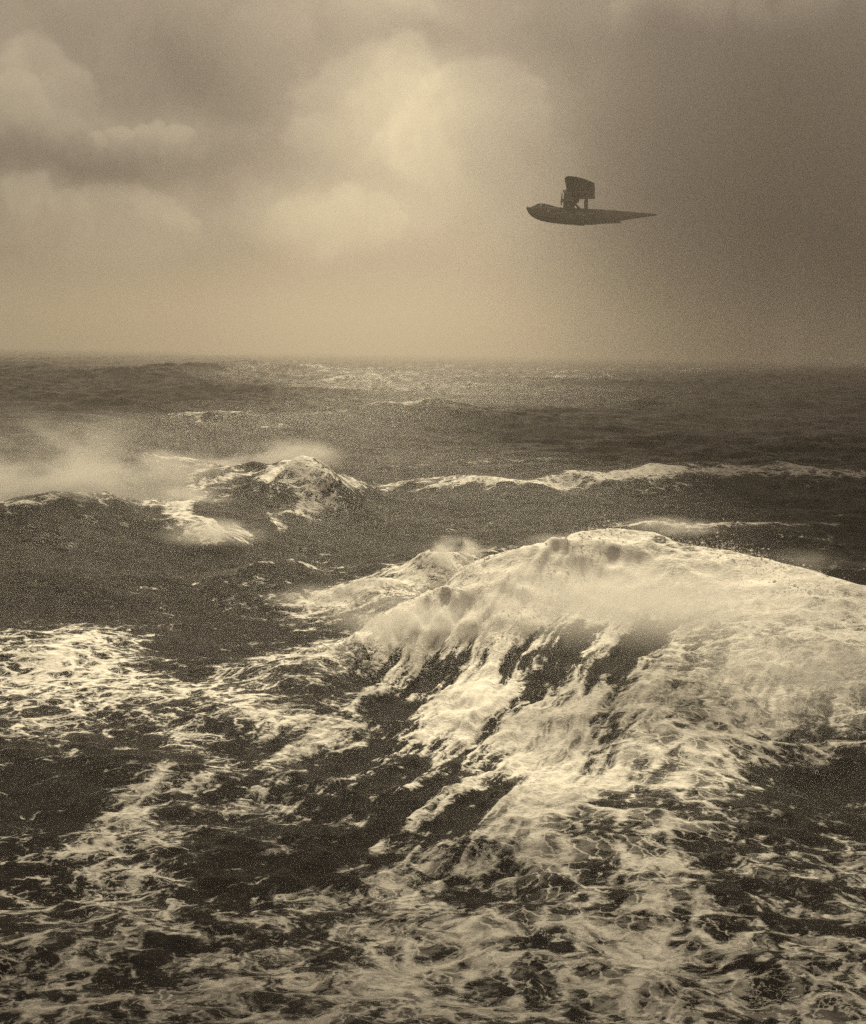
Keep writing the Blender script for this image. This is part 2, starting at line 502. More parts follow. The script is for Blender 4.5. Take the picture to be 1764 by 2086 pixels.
CELLS = [(1450, 1620, 330, 170, 0, 1.2), (1250, 1800, 200, 110, 0, 0.9), (1000, 1980, 300, 80, 0, 0.8), (250, 2030, 300, 90, 0, 0.8), (250, 1620, 140, 70, 0, 0.6)]


def make_fields(tab):
    T = np.array(tab, float)
    c, s = np.cos(np.radians(T[:, 4])), np.sin(np.radians(T[:, 4]))
    u, v, a, b = T[:, 0], T[:, 1], T[:, 2], T[:, 3]
    base_v = v
    C = at_sea(u, v)
    # principal half axes taken on the water, through the local slope of the sight lines
    k = 0.25
    A = at_sea(u + a * c * k, base_v + a * s * k); A2 = at_sea(u - a * c * k, base_v - a * s * k)
    B = at_sea(u - b * s * k, base_v + b * c * k); B2 = at_sea(u + b * s * k, base_v - b * c * k)
    M = []
    for i in range(len(T)):
        e1 = (A[i] - A2[i]) / (2 * k); e2 = (B[i] - B2[i]) / (2 * k)
        J = np.stack([e1, e2], 1)
        # keep the patch honest: never longer than 9 times its width
        U_, S_, V_ = np.linalg.svd(J)
        S_ = np.maximum(S_, S_.max() / 9)
        M.append((C[i], np.linalg.inv(U_ @ np.diag(S_) @ V_), S_.max() * 2.6, T[i, 5]))
    return M


def eval_fields(M, x, y, wx, wy):
    F = np.zeros_like(x)
    for (c, Ji, rr, amp) in M:
        dx = x - c[0]; dy = y - c[1]
        m = (np.abs(dx) < rr * 1.3) & (np.abs(dy) < rr * 1.3)
        if not m.any(): continue
        s = 0.10 * rr
        dx = dx[m] + wx[m] * s; dy = dy[m] + wy[m] * s
        p = Ji[0, 0] * dx + Ji[0, 1] * dy; q = Ji[1, 0] * dx + Ji[1, 1] * dy
        F[m] += amp * np.exp(-(p * p + q * q))
    return F


# ------------------------------------------------------------------ sea mesh: fan of rows and columns round the point below the camera
NR, NA = 1500, 1250
rr = np.concatenate([np.geomspace(2.5, 14, 40, endpoint=False), np.geomspace(14, 5200, NR - 40)])
ta = np.linspace(-1, 1, NA)
aa = R(26) * ta * 1.0 + R(44) * ta ** 9
RR, AA = np.meshgrid(rr, aa, indexing='ij')
gx = RR * np.sin(AA); gy = RR * np.cos(AA)
gx = gx.ravel(); gy = gy.ravel()
Hh, DX, DY = height(gx, gy, True)

wx = fbm(gx / 5.0, gy / 5.0, 4, 31) * 2 - 1
wy = fbm(gx / 5.0, gy / 5.0, 4, 57) * 2 - 1
dens = eval_fields(make_fields(FOAM), gx, gy, wx, wy)
streak = np.clip(eval_fields(make_fields(STREAK), gx, gy, wx, wy), 0, 1)
rad = np.hypot(gx, gy)
boil = np.clip(eval_fields(make_fields(BOIL), gx, gy, wx, wy), 0, 1)
bigp = fbm(gx / 7.0, gy / 9.0, 3, 77)
basef = 0.03 - 0.27 * sstep(50, 72, rad) + (bigp - 0.5) * 0.35 * (1 - 0.5 * sstep(60, 110, rad))
# whitecaps far out: where the sea stands steep
crest = sample(T_mid, gx, gy)[0] / 0.19
cap = sstep(1.9, 3.2, crest) * sstep(90, 160, rad)
dens = dens * 0.85 + basef + cap * 0.24 * (fbm(gx / 60, gy / 90, 2, 5) > 0.48)
wig = (fbm(gx / 2.5, gy / 2.5, 4, 101) - .5) * 3.0
for rd in RIDGES:
    rd.add_foam(gx, gy, dens, wig)
dens = dens - 0.1 * streak
a_dir = np.array(at_sea([1230], [1230])[0] - at_sea([780], [1640])[0]); a_dir /= np.linalg.norm(a_dir)
al = gx * a_dir[0] + gy * a_dir[1]; ac = gx * a_dir[1] - gy * a_dir[0]
ac2 = ac + wx * 0.8
groove = fbm(ac2 / 0.9, al / 6.0, 5, 43) - 0.5
dens = dens + streak * groove * 2.6
dens = np.clip(dens, -0.5, 1.6)
# boiling foam stands up from the water
lump = fbm(gx / 0.9, gy / 0.9, 5, 91, 0.55) - 0.5
lump2 = np.abs(fbm(gx / 2.2, gy / 2.2, 3, 19) - 0.5)
thick = sstep(0.6, 1.3, dens) * (1 - sstep(120, 200, rad))
Hh = Hh + thick * lump * 0.16 + boil * (lump * 0.5 - lump2 * 1.1)
Hh = Hh + streak * groove * 0.7

co = np.empty((len(gx), 3), np.float32)
co[:, 0] = gx + DX; co[:, 1] = gy + DY; co[:, 2] = Hh
me = bpy.data.meshes.new("sea")
nv = NR * NA
me.vertices.add(nv)
me.vertices.foreach_set("co", co.ravel())
i, j = np.meshgrid(np.arange(NR - 1), np.arange(NA - 1), indexing='ij')
v0 = (i * NA + j).ravel()
quads = np.stack([v0, v0 + 1, v0 + NA + 1, v0 + NA], 1)[:, ::1].astype(np.int32)
nf = len(quads)
me.loops.add(nf * 4)
me.loops.foreach_set("vertex_index", quads[:, ::-1].ravel() if False else quads.ravel())
me.polygons.add(nf)
me.polygons.foreach_set("loop_start", np.arange(nf, dtype=np.int32) * 4)
me.polygons.foreach_set("use_smooth", np.ones(nf, bool))
me.update()
me.validate()


def fattr(name, arr):
    a = me.attributes.new(name, 'FLOAT', 'POINT')
    a.data.foreach_set("value", arr.astype(np.float32))


fattr("foam_amount", dens)
fattr("streaked", streak)
fattr("celled", np.clip(eval_fields(make_fields(CELLS), gx, gy, wx, wy), 0, 0.75))
fv = me.attributes.new("drawn_out", 'FLOAT_VECTOR', 'POINT')
fv.data.foreach_set("vector", np.stack([ac2 * 1.6, al * 0.30, np.zeros_like(al)], 1).astype(np.float32).ravel())
# the far sea all round, below the detailed fan
sea = bpy.data.objects.new("sea", me)
col.objects.link(sea)
sea["kind"] = "structure"
sea["label"] = "storm-tossed sea with breaking wave and lace of foam"
if me.polygons[0].normal.z < 0:
    me.flip_normals()

# ------------------------------------------------------------------ sea material
m = bpy.data.materials.new("storm_water")
m.use_nodes = True
nt = m.node_tree
nt.nodes.clear()
mo = nt.nodes.new('ShaderNodeOutputMaterial')
geo = nt.nodes.new('ShaderNodeNewGeometry')
pos = geo.outputs['Position']


def attr(name, kind='Fac'):
    n = nt.nodes.new('ShaderNodeAttribute'); n.attribute_name = name
    return E(nt, n.outputs['Fac']) if kind == 'Fac' else n.outputs['Vector']


D = attr("foam_amount"); ST = attr("streaked"); DV = attr("drawn_out", 'Vector')
mp = nt.nodes.new('ShaderNodeMapping')
mp.inputs['Rotation'].default_value = (0, 0, R(-24)); mp.inputs['Scale'].default_value = (0.8, 1.35, 0.4)
nt.links.new(pos, mp.inputs['Vector'])
flat = mp.outputs['Vector']
# lace: a net of strands with round holes, bent by slow noise
wa = vmath(nt, 'SCALE', vmath(nt, 'SUBTRACT', noise(nt, flat, 0.55, 3, 0.5, out='Color'), (0.5, 0.5, 0.5)), scale=2.6)
wb = vmath(nt, 'SCALE', vmath(nt, 'SUBTRACT', noise(nt, flat, 2.4, 4, 0.6, out='Color'), (0.5, 0.5, 0.5)), scale=0.75)
bent = vmath(nt, 'ADD', vmath(nt, 'ADD', flat, wa), wb)


def cells(vec, scale, rnd=1.0):
    n = nt.nodes.new('ShaderNodeTexVoronoi'); n.feature = 'DISTANCE_TO_EDGE'
    nt.links.new(vec, n.inputs['Vector']); n.inputs['Scale'].default_value = scale
    n.inputs['Randomness'].default_value = rnd
    return E(nt, n.outputs['Distance'])


f1 = noise(nt, bent, 0.8, 7, 0.62)
f2 = noise(nt, bent, 4.5, 6, 0.65)
Dp = D + (f1 - 0.5) * 1.7 + (f2 - 0.5) * 0.8


def lacework(vec, k=1.0):
    da = cells(vec, 0.95 * k); db = cells(vec, 2.7 * k)
    ta_ = (Dp * 0.34).max(0.002); tb_ = ((Dp - 0.14) * 0.26).max(0.002)
    fa = (da / ta_).smooth(1.25, 0.1)
    fb = (db / tb_).smooth(1.3, 0.1)
    return fa.max(fb * 0.85)


dvw = vmath(nt, 'ADD', DV, vmath(nt, 'SCALE', wb, scale=0.45))
mx = nt.nodes.new('ShaderNodeMix')
nt.links.new(ST.s, mx.inputs['Factor']); nt.links.new(lacework(bent).s, mx.inputs['A']); nt.links.new(lacework(dvw, 1.1).s, mx.inputs['B'])
CE = attr("celled")
iso = vmath(nt, 'ADD', vmath(nt, 'MULTIPLY', pos, (1, 1, 0.6)), vmath(nt, 'ADD', vmath(nt, 'SCALE', wa, scale=0.45), vmath(nt, 'SCALE', wb, scale=0.55)))
mc = nt.nodes.new('ShaderNodeMix')
nt.links.new(CE.s, mc.inputs['Factor']); nt.links.new(mx.outputs['Result'], mc.inputs['A']); nt.links.new(lacework(iso, 0.75).s, mc.inputs['B'])
pat = E(nt, mc.outputs['Result']) * f2.smooth(0.30, 0.55, 0.55, 1.0)
foam = pat * Dp.smooth(0.02, 0.30)
foam = foam.max(D.smooth(1.0, 1.6) * 0.95)
# thin milky water round the foam
milk = Dp.smooth(0.3, 1.2) * 0.5
# foam body
fo = nt.nodes.new('ShaderNodeBsdfPrincipled')
ftone = noise(nt, bent, 3.0, 6, 0.7) * 0.24 + 0.70
fcol = tint(nt, ftone.min(0.86), (1.0, 0.985, 0.93))
nt.links.new(fcol, fo.inputs['Base Color'])
fo.inputs['Roughness'].default_value = 0.75
fo.inputs['Specular IOR Level'].default_value = 0.25
# water body
wt = nt.nodes.new('ShaderNodeBsdfPrincipled')
wcm = nt.nodes.new('ShaderNodeMix'); wcm.data_type = 'RGBA'
nt.links.new(milk.s, wcm.inputs['Factor'])
wcm.inputs['A'].default_value = (0.014, 0.0115, 0.0115, 1)
wcm.inputs['B'].default_value = (0.22, 0.195, 0.175, 1)
nt.links.new(wcm.outputs['Result'], wt.inputs['Base Color'])
wt.inputs['Roughness'].default_value = 0.2
wt.inputs['IOR'].default_value = 1.33
ms = nt.nodes.new('ShaderNodeMixShader')
nt.links.new(foam.s, ms.inputs[0]); nt.links.new(wt.outputs[0], ms.inputs[1]); nt.links.new(fo.outputs[0], ms.inputs[2])
nt.links.new(ms.outputs[0], mo.inputs['Surface'])
# ripples
stre = vmath(nt, 'MULTIPLY', pos, (0.4, 1.4, 1.0))
rip = noise(nt, stre, 1.4, 9, 0.72) * 0.26
b1 = nt.nodes.new('ShaderNodeBump'); b1.inputs['Strength'].default_value = 1.0; b1.inputs['Distance'].default_value = 1.0
nt.links.new(rip.s, b1.inputs['Height'])
nt.links.new(b1.outputs[0], wt.inputs['Normal'])
b2 = nt.nodes.new('ShaderNodeBump'); b2.inputs['Strength'].default_value = 0.55; b2.inputs['Distance'].default_value = 1.0
nt.links.new((foam * 0.05 + f2 * 0.08).s, b2.inputs['Height'])
nt.links.new(b2.outputs[0], fo.inputs['Normal'])
me.materials.append(m)

# ------------------------------------------------------------------ flying boat
FB_D = 210.0                      # metres from the camera
FB_S = 0.0179                     # metres to one unit of the measuring sheet
fb_root = bpy.data.objects.new("flying_boat", None)
col.objects.link(fb_root)
fb_root["label"] = "dark flying boat with raised parasol wing flying low above the stormy sea"
fb_root["category"] = "flying boat"


def mat(name, colour, rough=0.5, metal=0.0, var=0.0, sc=2.0, trans=0.0):
    mm = bpy.data.materials.new(name); mm.use_nodes = True
    n = mm.node_tree; b = n.nodes['Principled BSDF']
    b.inputs['Roughness'].default_value = rough; b.inputs['Metallic'].default_value = metal
    if var:
        g = n.nodes.new('ShaderNodeTexCoord')
        f = noise(n, g.outputs['Object'], sc, 6, 0.6) * (2 * var) + (1 - var)
        n.links.new(tint(n, f, colour), b.inputs['Base Color'])
    else:
        b.inputs['Base Color'].default_value = (*colour, 1)
    return mm


M_hull = mat("hull_paint", (0.085, 0.078, 0.07), 0.5, 0, 0.35, 0.8)
M_bottom = mat("hull_bottom_paint", (0.015, 0.014, 0.013), 0.55, 0, 0.3, 0.8)
M_wing = mat("wing_fabric", (0.04, 0.037, 0.033), 0.6, 0, 0.25, 0.7)
M_dark = mat("engine_metal", (0.03, 0.028, 0.026), 0.4, 0.5, 0.3, 5)
M_light = mat("pale_trim", (0.85, 0.82, 0.76), 0.4, 0, 0.1, 3)
M_glass = mat("cabin_glass", (0.9, 0.88, 0.82), 0.35, 0.0, 0.1, 3)


def X_(zx): return (zx - 740) * FB_S
def Z_(zy): return (460 - zy) * FB_S


def link(name, bm, material, parent, smooth=True, loc=None):
    bmesh.ops.recalc_face_normals(bm, faces=bm.faces)
    d = bpy.data.meshes.new(name); bm.to_mesh(d); bm.free()
    if smooth:
        d.shade_smooth()
        try: d.set_sharp_from_angle(angle=R(35))
        except Exception: pass
    d.materials.append(material)
    o = bpy.data.objects.new(name, d); col.objects.link(o); o.parent = parent
    return o


def loft(bm, rings, cap=True):
    vs = [[bm.verts.new(p) for p in r] for r in rings]
    n = len(vs[0])
    for a, b in zip(vs[:-1], vs[1:]):
        for k in range(n):
            bm.faces.new((a[k], a[(k + 1) % n], b[(k + 1) % n], b[k]))
    if cap:
        bm.faces.new(vs[0][::-1]); bm.faces.new(vs[-1])
    return vs


def box(bm, c, s, rot=None):
    mtx = Matrix.Translation(c) @ (rot.to_4x4() if rot else Matrix.Identity(4)) @ Matrix.Diagonal((*s, 1))
    return bmesh.ops.create_cube(bm, size=1, matrix=mtx)


def rod(bm, a, b, r, r2=None, seg=10):
    a, b = Vector(a), Vector(b); d = b - a
    q = d.to_track_quat('Z', 'Y').to_matrix().to_4x4()
    bmesh.ops.create_cone(bm, cap_ends=True, segments=seg, radius1=r, radius2=r2 if r2 is not None else r, depth=d.length,
                          matrix=Matrix.Translation((a + b) / 2) @ q)


def strut(bm, a, b, chord, thick):
    """faired strut, chord along x"""
    a, b = Vector(a), Vector(b)
    rings = []
    for p in (a, b):
        rings.append([(p.x + chord / 2 * math.cos(t), p.y + thick / 2 * math.sin(t), p.z) for t in np.linspace(0, 2 * math.pi, 12, endpoint=False)])
    loft(bm, rings)


# hull: stations (x, deck, keel, half breadth)
ST_ = [(108, 417, 424, .06), (118, 416, 450, .35), (135, 415, 478, .62), (165, 415, 506, .88), (205, 414, 528, 1.05), (260, 414, 548, 1.2),
       (340, 413, 563, 1.35), (420, 412, 573, 1.45), (520, 414, 580, 1.5), (620, 417, 585, 1.5), (708, 420, 589, 1.5), (711, 420, 579, 1.45),
       (770, 422, 579, 1.42), (826, 424, 577, 1.38), (829, 424, 570, 1.34), (950, 428, 562, 1.2), (1074, 435, 555, 1.0), (1077, 435, 531, .95),
       (1160, 441, 517, .75), (1240, 446, 502, .5), (1330, 451, 488, .3), (1430, 456, 472, .12)]
bm = bmesh.new(); rings = []
bmb = bmesh.new(); ringsb = []
for (zx, t, k, hb) in ST_:
    x, zt, zk = X_(zx), Z_(t), Z_(k)
    zc = zk + (zt - zk) * 0.34            # chine
    up = [(x, -hb * math.cos(a) ** 0.6 if math.cos(a) > 0 else 0, 0) for a in (0,)]
    r = []
    for a in np.linspace(0, math.pi, 17):
        c, s = math.cos(a), math.sin(a)
        r.append((x, hb * math.copysign(abs(c) ** 0.45, c), zc + (zt - zc) * abs(s) ** 0.45))
    r.append((x, -hb * 0.98, zc - 0.02)); r.append((x, hb * 0.98, zc - 0.02))
    rings.append(r)
    ringsb.append([(x, hb * 1.04, zc), (x, hb * .55, zk + (zc - zk) * .45), (x, 0.03, zk), (x, -0.03, zk), (x, -hb * .55, zk + (zc - zk) * .45), (x, -hb * 1.04, zc)])
loft(bm, rings)
hull = link("hull", bm, M_hull, fb_root)
loft(bmb, ringsb)
link("planing_bottom", bmb, M_bottom, hull)
# pale gunwale line from bow to amidships
bm = bmesh.new()
for (x0, x1, z0, z1) in [(120, 420, 424, 420), (420, 560, 468, 469), (560, 740, 480, 484)]:
    def hbz(zx): return np.interp(zx, [s[0] for s in ST_], [s[3] for s in ST_])
    n = 12
    for sgn in (-1, 1):
        rr_ = []
        for q in range(n + 1):
            zx = x0 + (x1 - x0) * q / n; zy = z0 + (z1 - z0) * q / n
            tt_, kk_ = np.interp(zx, [s[0] for s in ST_], [s[1] for s in ST_]), np.interp(zx, [s[0] for s in ST_], [s[2] for s in ST_])
            zc_ = Z_(kk_) + (Z_(tt_) - Z_(kk_)) * .34
            f = np.clip((Z_(zy) - zc_) / (Z_(tt_) - zc_), 0, .999)
            yy = hbz(zx) * (1 - f ** (1 / .45) ** 1) ** 0.0
            s_ = f ** (1 / .45); c_ = math.sqrt(max(0, 1 - s_ * s_)) ** .45
            yy = hbz(zx) * c_ + 0.02
            rr_.append([(X_(zx), sgn * (yy + o1), Z_(zy) + o2) for o1, o2 in ((0.02, .035), (0.02, -.035), (-.05, -.035), (-.05, .035))])
        loft(bm, rr_)
link("rubbing_strake", bm, M_light, hull)


def side_y(zx, zy):
    tt_, kk_ = np.interp(zx, [s[0] for s in ST_], [s[1] for s in ST_]), np.interp(zx, [s[0] for s in ST_], [s[2] for s in ST_])
    zc_ = Z_(kk_) + (Z_(tt_) - Z_(kk_)) * .34
    f = np.clip((Z_(zy) - zc_) / (Z_(tt_) - zc_), 0, .999)
    s_ = f ** (1 / .45)
    return float(np.interp(zx, [s[0] for s in ST_], [s[3] for s in ST_]) * math.sqrt(max(0, 1 - s_ * s_)) ** .45)


for sgn in (-1, 1):
    for zx, zy, w in [(336, 455, 9), (349, 455, 7), (616, 464, 7), (636, 463, 8), (652, 464, 7), (669, 464, 7), (760, 467, 8), (777, 466, 7), (793, 466, 8), (808, 466, 6)]:
        bm = bmesh.new()
        bmesh.ops.create_cone(bm, cap_ends=True, segments=14, radius1=w * FB_S * .8, radius2=w * FB_S * .8, depth=0.08,
                              matrix=Matrix.Translation((X_(zx), sgn * (side_y(zx, zy) + .01), Z_(zy))) @ Matrix.Rotation(R(90), 4, 'X'))
        link("porthole", bm, M_glass, hull)
    bm = bmesh.new()
    bmesh.ops.create_uvsphere(bm, u_segments=12, v_segments=8, radius=.09, matrix=Matrix.Translation((X_(675), sgn * (side_y(675, 490) + .03), Z_(497))))
    link("side_lamp", bm, M_light, hull)
# bow mooring fitting
bm = bmesh.new()
box(bm, (X_(116), 0, Z_(428)), (.25, .22, .4)); rod(bm, (X_(122), 0, Z_(416)), (X_(122), 0, Z_(402)), .04)
link("mooring_post", bm, M_dark, hull)

# cockpit cabin
bm = bmesh.new(); rings = []
for zx, t, hb in [(160, 412, .35), (185, 400, .62), (215, 382, .78), (235, 377, .82), (290, 378, .84), (340, 388, .78), (390, 401, .6), (440, 411, .3)]:
    x = X_(zx); z0 = Z_(418); zt = Z_(t)
    rings.append([(x, hb * math.copysign(abs(math.cos(a)) ** .6, math.cos(a)), z0 + (zt - z0) * abs(math.sin(a)) ** .6) for a in np.linspace(0, math.pi, 15)])
loft(bm, rings)
cab = link("cockpit", bm, M_hull, fb_root)
for sgn in (-1, 1):
    for pts in ([(178, 409), (206, 388), (214, 390), (212, 411)], [(220, 411), (222, 389), (240, 386), (243, 410)], [(252, 408), (252, 388), (270, 390), (272, 408)]):
        bm = bmesh.new()
        o_ = []
        for dy in (0.0, 0.05):
            ring = []
            for zx, zy in pts:
                hb = np.interp(zx, [160, 185, 215, 235, 290], [.35, .62, .78, .82, .84]); zt = np.interp(zx, [160, 185, 215, 235, 290], [412, 400, 382, 377, 378])
                f = min(.97, (Z_(zy) - Z_(418)) / (Z_(zt) - Z_(418))); s_ = f ** (1 / .6); yy = hb * math.sqrt(max(0, 1 - s_ * s_)) ** .6
                ring.append((X_(zx), sgn * (yy - .02 + dy), Z_(zy)))
            o_.append(ring)
        loft(bm, o_)
        link("cockpit_window", bm, M_glass, cab)


# wing: two panels rising outwards, each one thick aerofoil
def foil(xl, xt, y, z, tc=0.13, n=12):
    c = xt - xl; up = []; lo = []
    for k in range(n + 1):
        f = 0.5 - 0.5 * math.cos(math.pi * k / n)
        th = 5 * tc * (0.2969 * f ** .5 - 0.126 * f - 0.3516 * f ** 2 + 0.2843 * f ** 3 - 0.1036 * f ** 4) * c
        cam_ = 0.16 * f * (1 - f) * c
        up.append((xl + f * c, y, z + cam_ + th)); lo.append((xl + f * c, y, z + cam_ - th))
    pts = up + lo[1:-1][::-1]
    return [(p[0], p[1], p[2] - (p[0] - xl) * abs(y) / HALF * 0.17) for p in pts]


ZW = Z_(334)
HALF = 15.5
DIH = math.tan(R(9.5))
bm = bmesh.new(); rings = []
for s in [-1.0, -.985, -.93, -.8, -.6, -.35, -.12, 0, .12, .35, .6, .8, .93, .985, 1.0]:
    a = abs(s)
    xl = X_(540 - 72 * a ** .8); xt = X_(800 - 42 * a)
    if a > .9:
        f = (a - .9) / .1
        xl += .55 * f ** 2 * 1.0; xt -= 1.1 * f ** 3
    rings.append(foil(xl, xt, s * HALF, ZW + a * HALF * DIH + .2, 0.12 if a < .9 else 0.12 * (1 - .7 * (a - .9) / .1)))
loft(bm, rings)
wing = link("wing", bm, M_wing, fb_root)
# aileron edge strip and rib tapes
bm = bmesh.new()
for sg in (-1, 1):
    for a in np.linspace(.15, .9, 7):
        bm = bmesh.new()
        xl = X_(540 - 72 * a ** .8); xt = X_(800 - 42 * a)
        y = sg * a * HALF; z = ZW + a * HALF * DIH + .2
        c = xt - xl
        pts = foil(xl + .15, xt - .15, y, z, .125)
        ra = [(p[0], p[1] - .04, p[2] + (.0)) for p in pts]; rb = [(p[0], p[1] + .04, p[2]) for p in pts]
        loft(bm, [ra, rb])
        link("rib_tape", bm, M_dark, wing)

# engines: one nacelle each side beneath the leading edge, with radial engine and propeller
for sy in (-1.9, 1.9):
    bm = bmesh.new(); rings = []
    cz = Z_(345)
    for zx, r in [(484, .55), (492, 1.05), (510, 1.15), (540, 1.1), (575, .8), (610, .45), (642, .12)]:
        rings.append([(X_(zx), sy + r * math.cos(a), cz + r * 1.05 * math.sin(a)) for a in np.linspace(0, 2 * math.pi, 20, endpoint=False)])
    loft(bm, rings)
    nac = link("engine_nacelle", bm, M_dark, fb_root)
    bm = bmesh.new()
    for k in range(9):
        a = 2 * math.pi * k / 9
        rod(bm, (X_(494), sy + .5 * math.cos(a), cz + .5 * math.sin(a)), (X_(494), sy + 1.22 * math.cos(a), cz + 1.22 * math.sin(a)), .2, .17)
    link("cylinder_bank", bm, M_dark, nac)
    bm = bmesh.new()
    bmesh.ops.create_uvsphere(bm, u_segments=14, v_segments=10, radius=.24, matrix=Matrix.Translation((X_(468), sy, cz)))
    rod(bm, (X_(468), sy, cz), (X_(490), sy, cz), .16)
    for k in range(3):
        a = R(97 + 120 * k)
        rings = []
        for f, w, t in [(.1, .16, .07), (.35, .3, .06), (.7, .32, .04), (.95, .24, .02), (1.0, .1, .01)]:
            L = 1.35 * f; tw = R(60 - 40 * f)
            ring = []
            for ph in np.linspace(0, 2 * math.pi, 8, endpoint=False):
                px, pt = w / 2 * math.cos(ph), t * math.sin(ph)
                xx = px * math.sin(tw) + pt * math.cos(tw); tt2 = px * math.cos(tw) - pt * math.sin(tw)
                ring.append((X_(464) + xx, sy + L * math.cos(a) - tt2 * math.sin(a), cz + L * math.sin(a) + tt2 * math.cos(a)))
            rings.append(ring)
        loft(bm, rings)
    link("propeller", bm, M_dark, nac)
    bm = bmesh.new()
    rod(bm, (X_(556), sy * 1.55, Z_(285)), (X_(556), sy * 1.55, Z_(358)), .055)
    link("exhaust_pipe", bm, M_light, nac)
    # faired struts from hull to wing
    bm = bmesh.new(); strut(bm, (X_(566), sy * .55, Z_(425)), (X_(566), sy * .95, Z_(322)), 1.15, .3); link("wing_strut", bm, M_dark, fb_root)
    bm = bmesh.new(); strut(bm, (X_(716), sy * .55, Z_(430)), (X_(712), sy * .95, Z_(322)), .62, .22); link("wing_strut", bm, M_dark, fb_root)
    bm = bmesh.new(); strut(bm, (X_(655), sy * .55, Z_(425)), (X_(600), sy * .95, Z_(372)), .3, .14); link("brace", bm, M_dark, fb_root)
# measuring sheet point (740, 460) is photo point (1290 + 740/4.102, 420 + 460/4.102) * 0.8148
fu, fvv = (1290 + 740 / 4.102) * 0.8148, (420 + 460 / 4.102) * 0.8148
d = ray(fu, fvv)
fb_root.location = Vector((0, 0, CAM_H)) + d * FB_D
head = math.atan2(d.x, d.y)
# local +x is aft (right in view), local -y faces the camera; near wing banked up
fb_root.rotation_euler = Euler((R(4.0), R(ROLL), -head + R(2)), 'XYZ')

# ------------------------------------------------------------------ spray and mist: real volumes
def spray(name, u, v, zc, dist, radii, density, label, nscale=0.5, lo=0.4, hi=0.7, rotz=0.0, drift=(1, 1, 1), colour=(0.995, 0.985, 0.96)):
    bm = bmesh.new()
    bmesh.ops.create_icosphere(bm, subdivisions=3, radius=1.0)
    me_ = bpy.data.meshes.new(name); bm.to_mesh(me_); bm.free()
    o = bpy.data.objects.new(name, me_); col.objects.link(o)
    dd = ray(u, v)
    o.location = Vector((0, 0, CAM_H)) + dd * dist
    o.scale = radii; o.rotation_euler = (0, 0, R(rotz))
    o["kind"] = "stuff"; o["label"] = label
    mm = bpy.data.materials.new(name); mm.use_nodes = True
    n = mm.node_tree; n.nodes.clear()
    mo_ = n.nodes.new('ShaderNodeOutputMaterial')
    pv = n.nodes.new('ShaderNodeVolumePrincipled')
    pv.inputs['Color'].default_value = (*colour, 1)
    pv.inputs['Anisotropy'].default_value = 0.0
    t = n.nodes.new('ShaderNodeTexCoord')
    ln = n.nodes.new('ShaderNodeVectorMath'); ln.operation = 'LENGTH'
    n.links.new(t.outputs['Object'], ln.inputs[0])
    r = E(n, ln.outputs['Value'])
    g = n.nodes.new('ShaderNodeNewGeometry')
    pp = vmath(n, 'MULTIPLY', g.outputs['Position'], drift)
    ns = noise(n, pp, nscale, 4, 0.6, 0.4)
    den = r.smooth(1.0, 0.15) * ns.smooth(lo, hi) * density
    n.links.new(den.s, pv.inputs['Density'])
    n.links.new(pv.outputs[0], mo_.inputs['Volume'])
    mm.cycles.volume_step_rate = 1.0
    me_.materials.append(mm)
    return o


def dist_to(u, v):
    p = at_sea([u], [v])[0]
    return float(math.sqrt(p[0] ** 2 + p[1] ** 2 + CAM_H ** 2))


WIND = (0.45, 1, 1.1)
SPRAY = [
    ("spray", 60, 975, 0, 84, (16, 7, 6.5), 0.42, "spindrift blown off the left wave crests", .25, .42, .68, 0, (.6, 1, 1)),
    ("spray", 120, 1000, 0, 80, (9, 4, 2.6), 0.7, "torn spray low behind the left wave crests", .4, .46, .64, 0, WIND),
    ("spray", 300, 960, 0, 90, (8, 4, 3.0), 0.9, "spray torn from the left wave", .33, .44, .64, 0, WIND),
    ("spray", 390, 1010, 0, 84, (4, 3, 2.4), 0.8, "spray falling down the left wave's shoulder", .5, .44, .64, 0, WIND),
    ("spray", 590, 932, 0, 102, (6, 4, 2.0), 1.2, "white spray on the crest of the middle wave", .5, .44, .62, 0, WIND),
    ("spray", 470, 955, 0, 104, (6, 4, 1.3), 0.9, "thin spray along the middle wave's crest", .5, .44, .62, 0, WIND),
    ("spray", 430, 1085, 0, 72, (4.5, 3, 1.1), 0.8, "spray over the small curled wave", .7, .42, .62, 0, WIND),
    ("spray", 1370, 1072, 0, 57, (3.0, 2.0, .6), 0.8, "puff of spray on the breaker's crest", .9, .42, .62, 0, WIND),
    ("spray", 1180, 1108, 0, 57, (3.5, 2.5, .7), 1.0, "spindrift on the breaker's crest", .9, .44, .64, 0, WIND),
    ("spray", 1600, 1145, 0, 49, (5, 2.5, .6), 0.25, "spindrift on the breaker's right shoulder", .7, .44, .64, 0, WIND),
    ("spray", 1270, 1230, 0, 45, (8, 5, 2.0), 0.45, "mist lying on the breaker's face", .3, .35, .65, 0, WIND),
    ("spray", 1560, 1250, 0, 44, (7, 4, 1.6), 0.28, "mist hanging on the breaker's right face", .3, .35, .65, 0, WIND),
    ("spray", 1640, 1370, 0, 38, (5.5, 4, 2.0), 0.30, "thin mist over the right hollow", .35, .35, .65, 0, WIND),
    ("spray", 800, 1260, 0, 46, (5, 3, 1.2), 0.9, "boiling spray along the breaking lip", .8, .44, .62, 0, WIND),
    ("spray", 925, 1125, 0, 55, (1.8, 1.6, 1.0), 1.8, "spray on the breaker's left spike", 1.2, .42, .6, 0, (1, 1, 1)),
    ("spray", 640, 1215, 0, 54, (3, 2, .7), 0.6, "spray at the dark shoulder's foot", 1.0, .42, .6, 0, WIND),
]
for sp in SPRAY:
    spray(*sp)
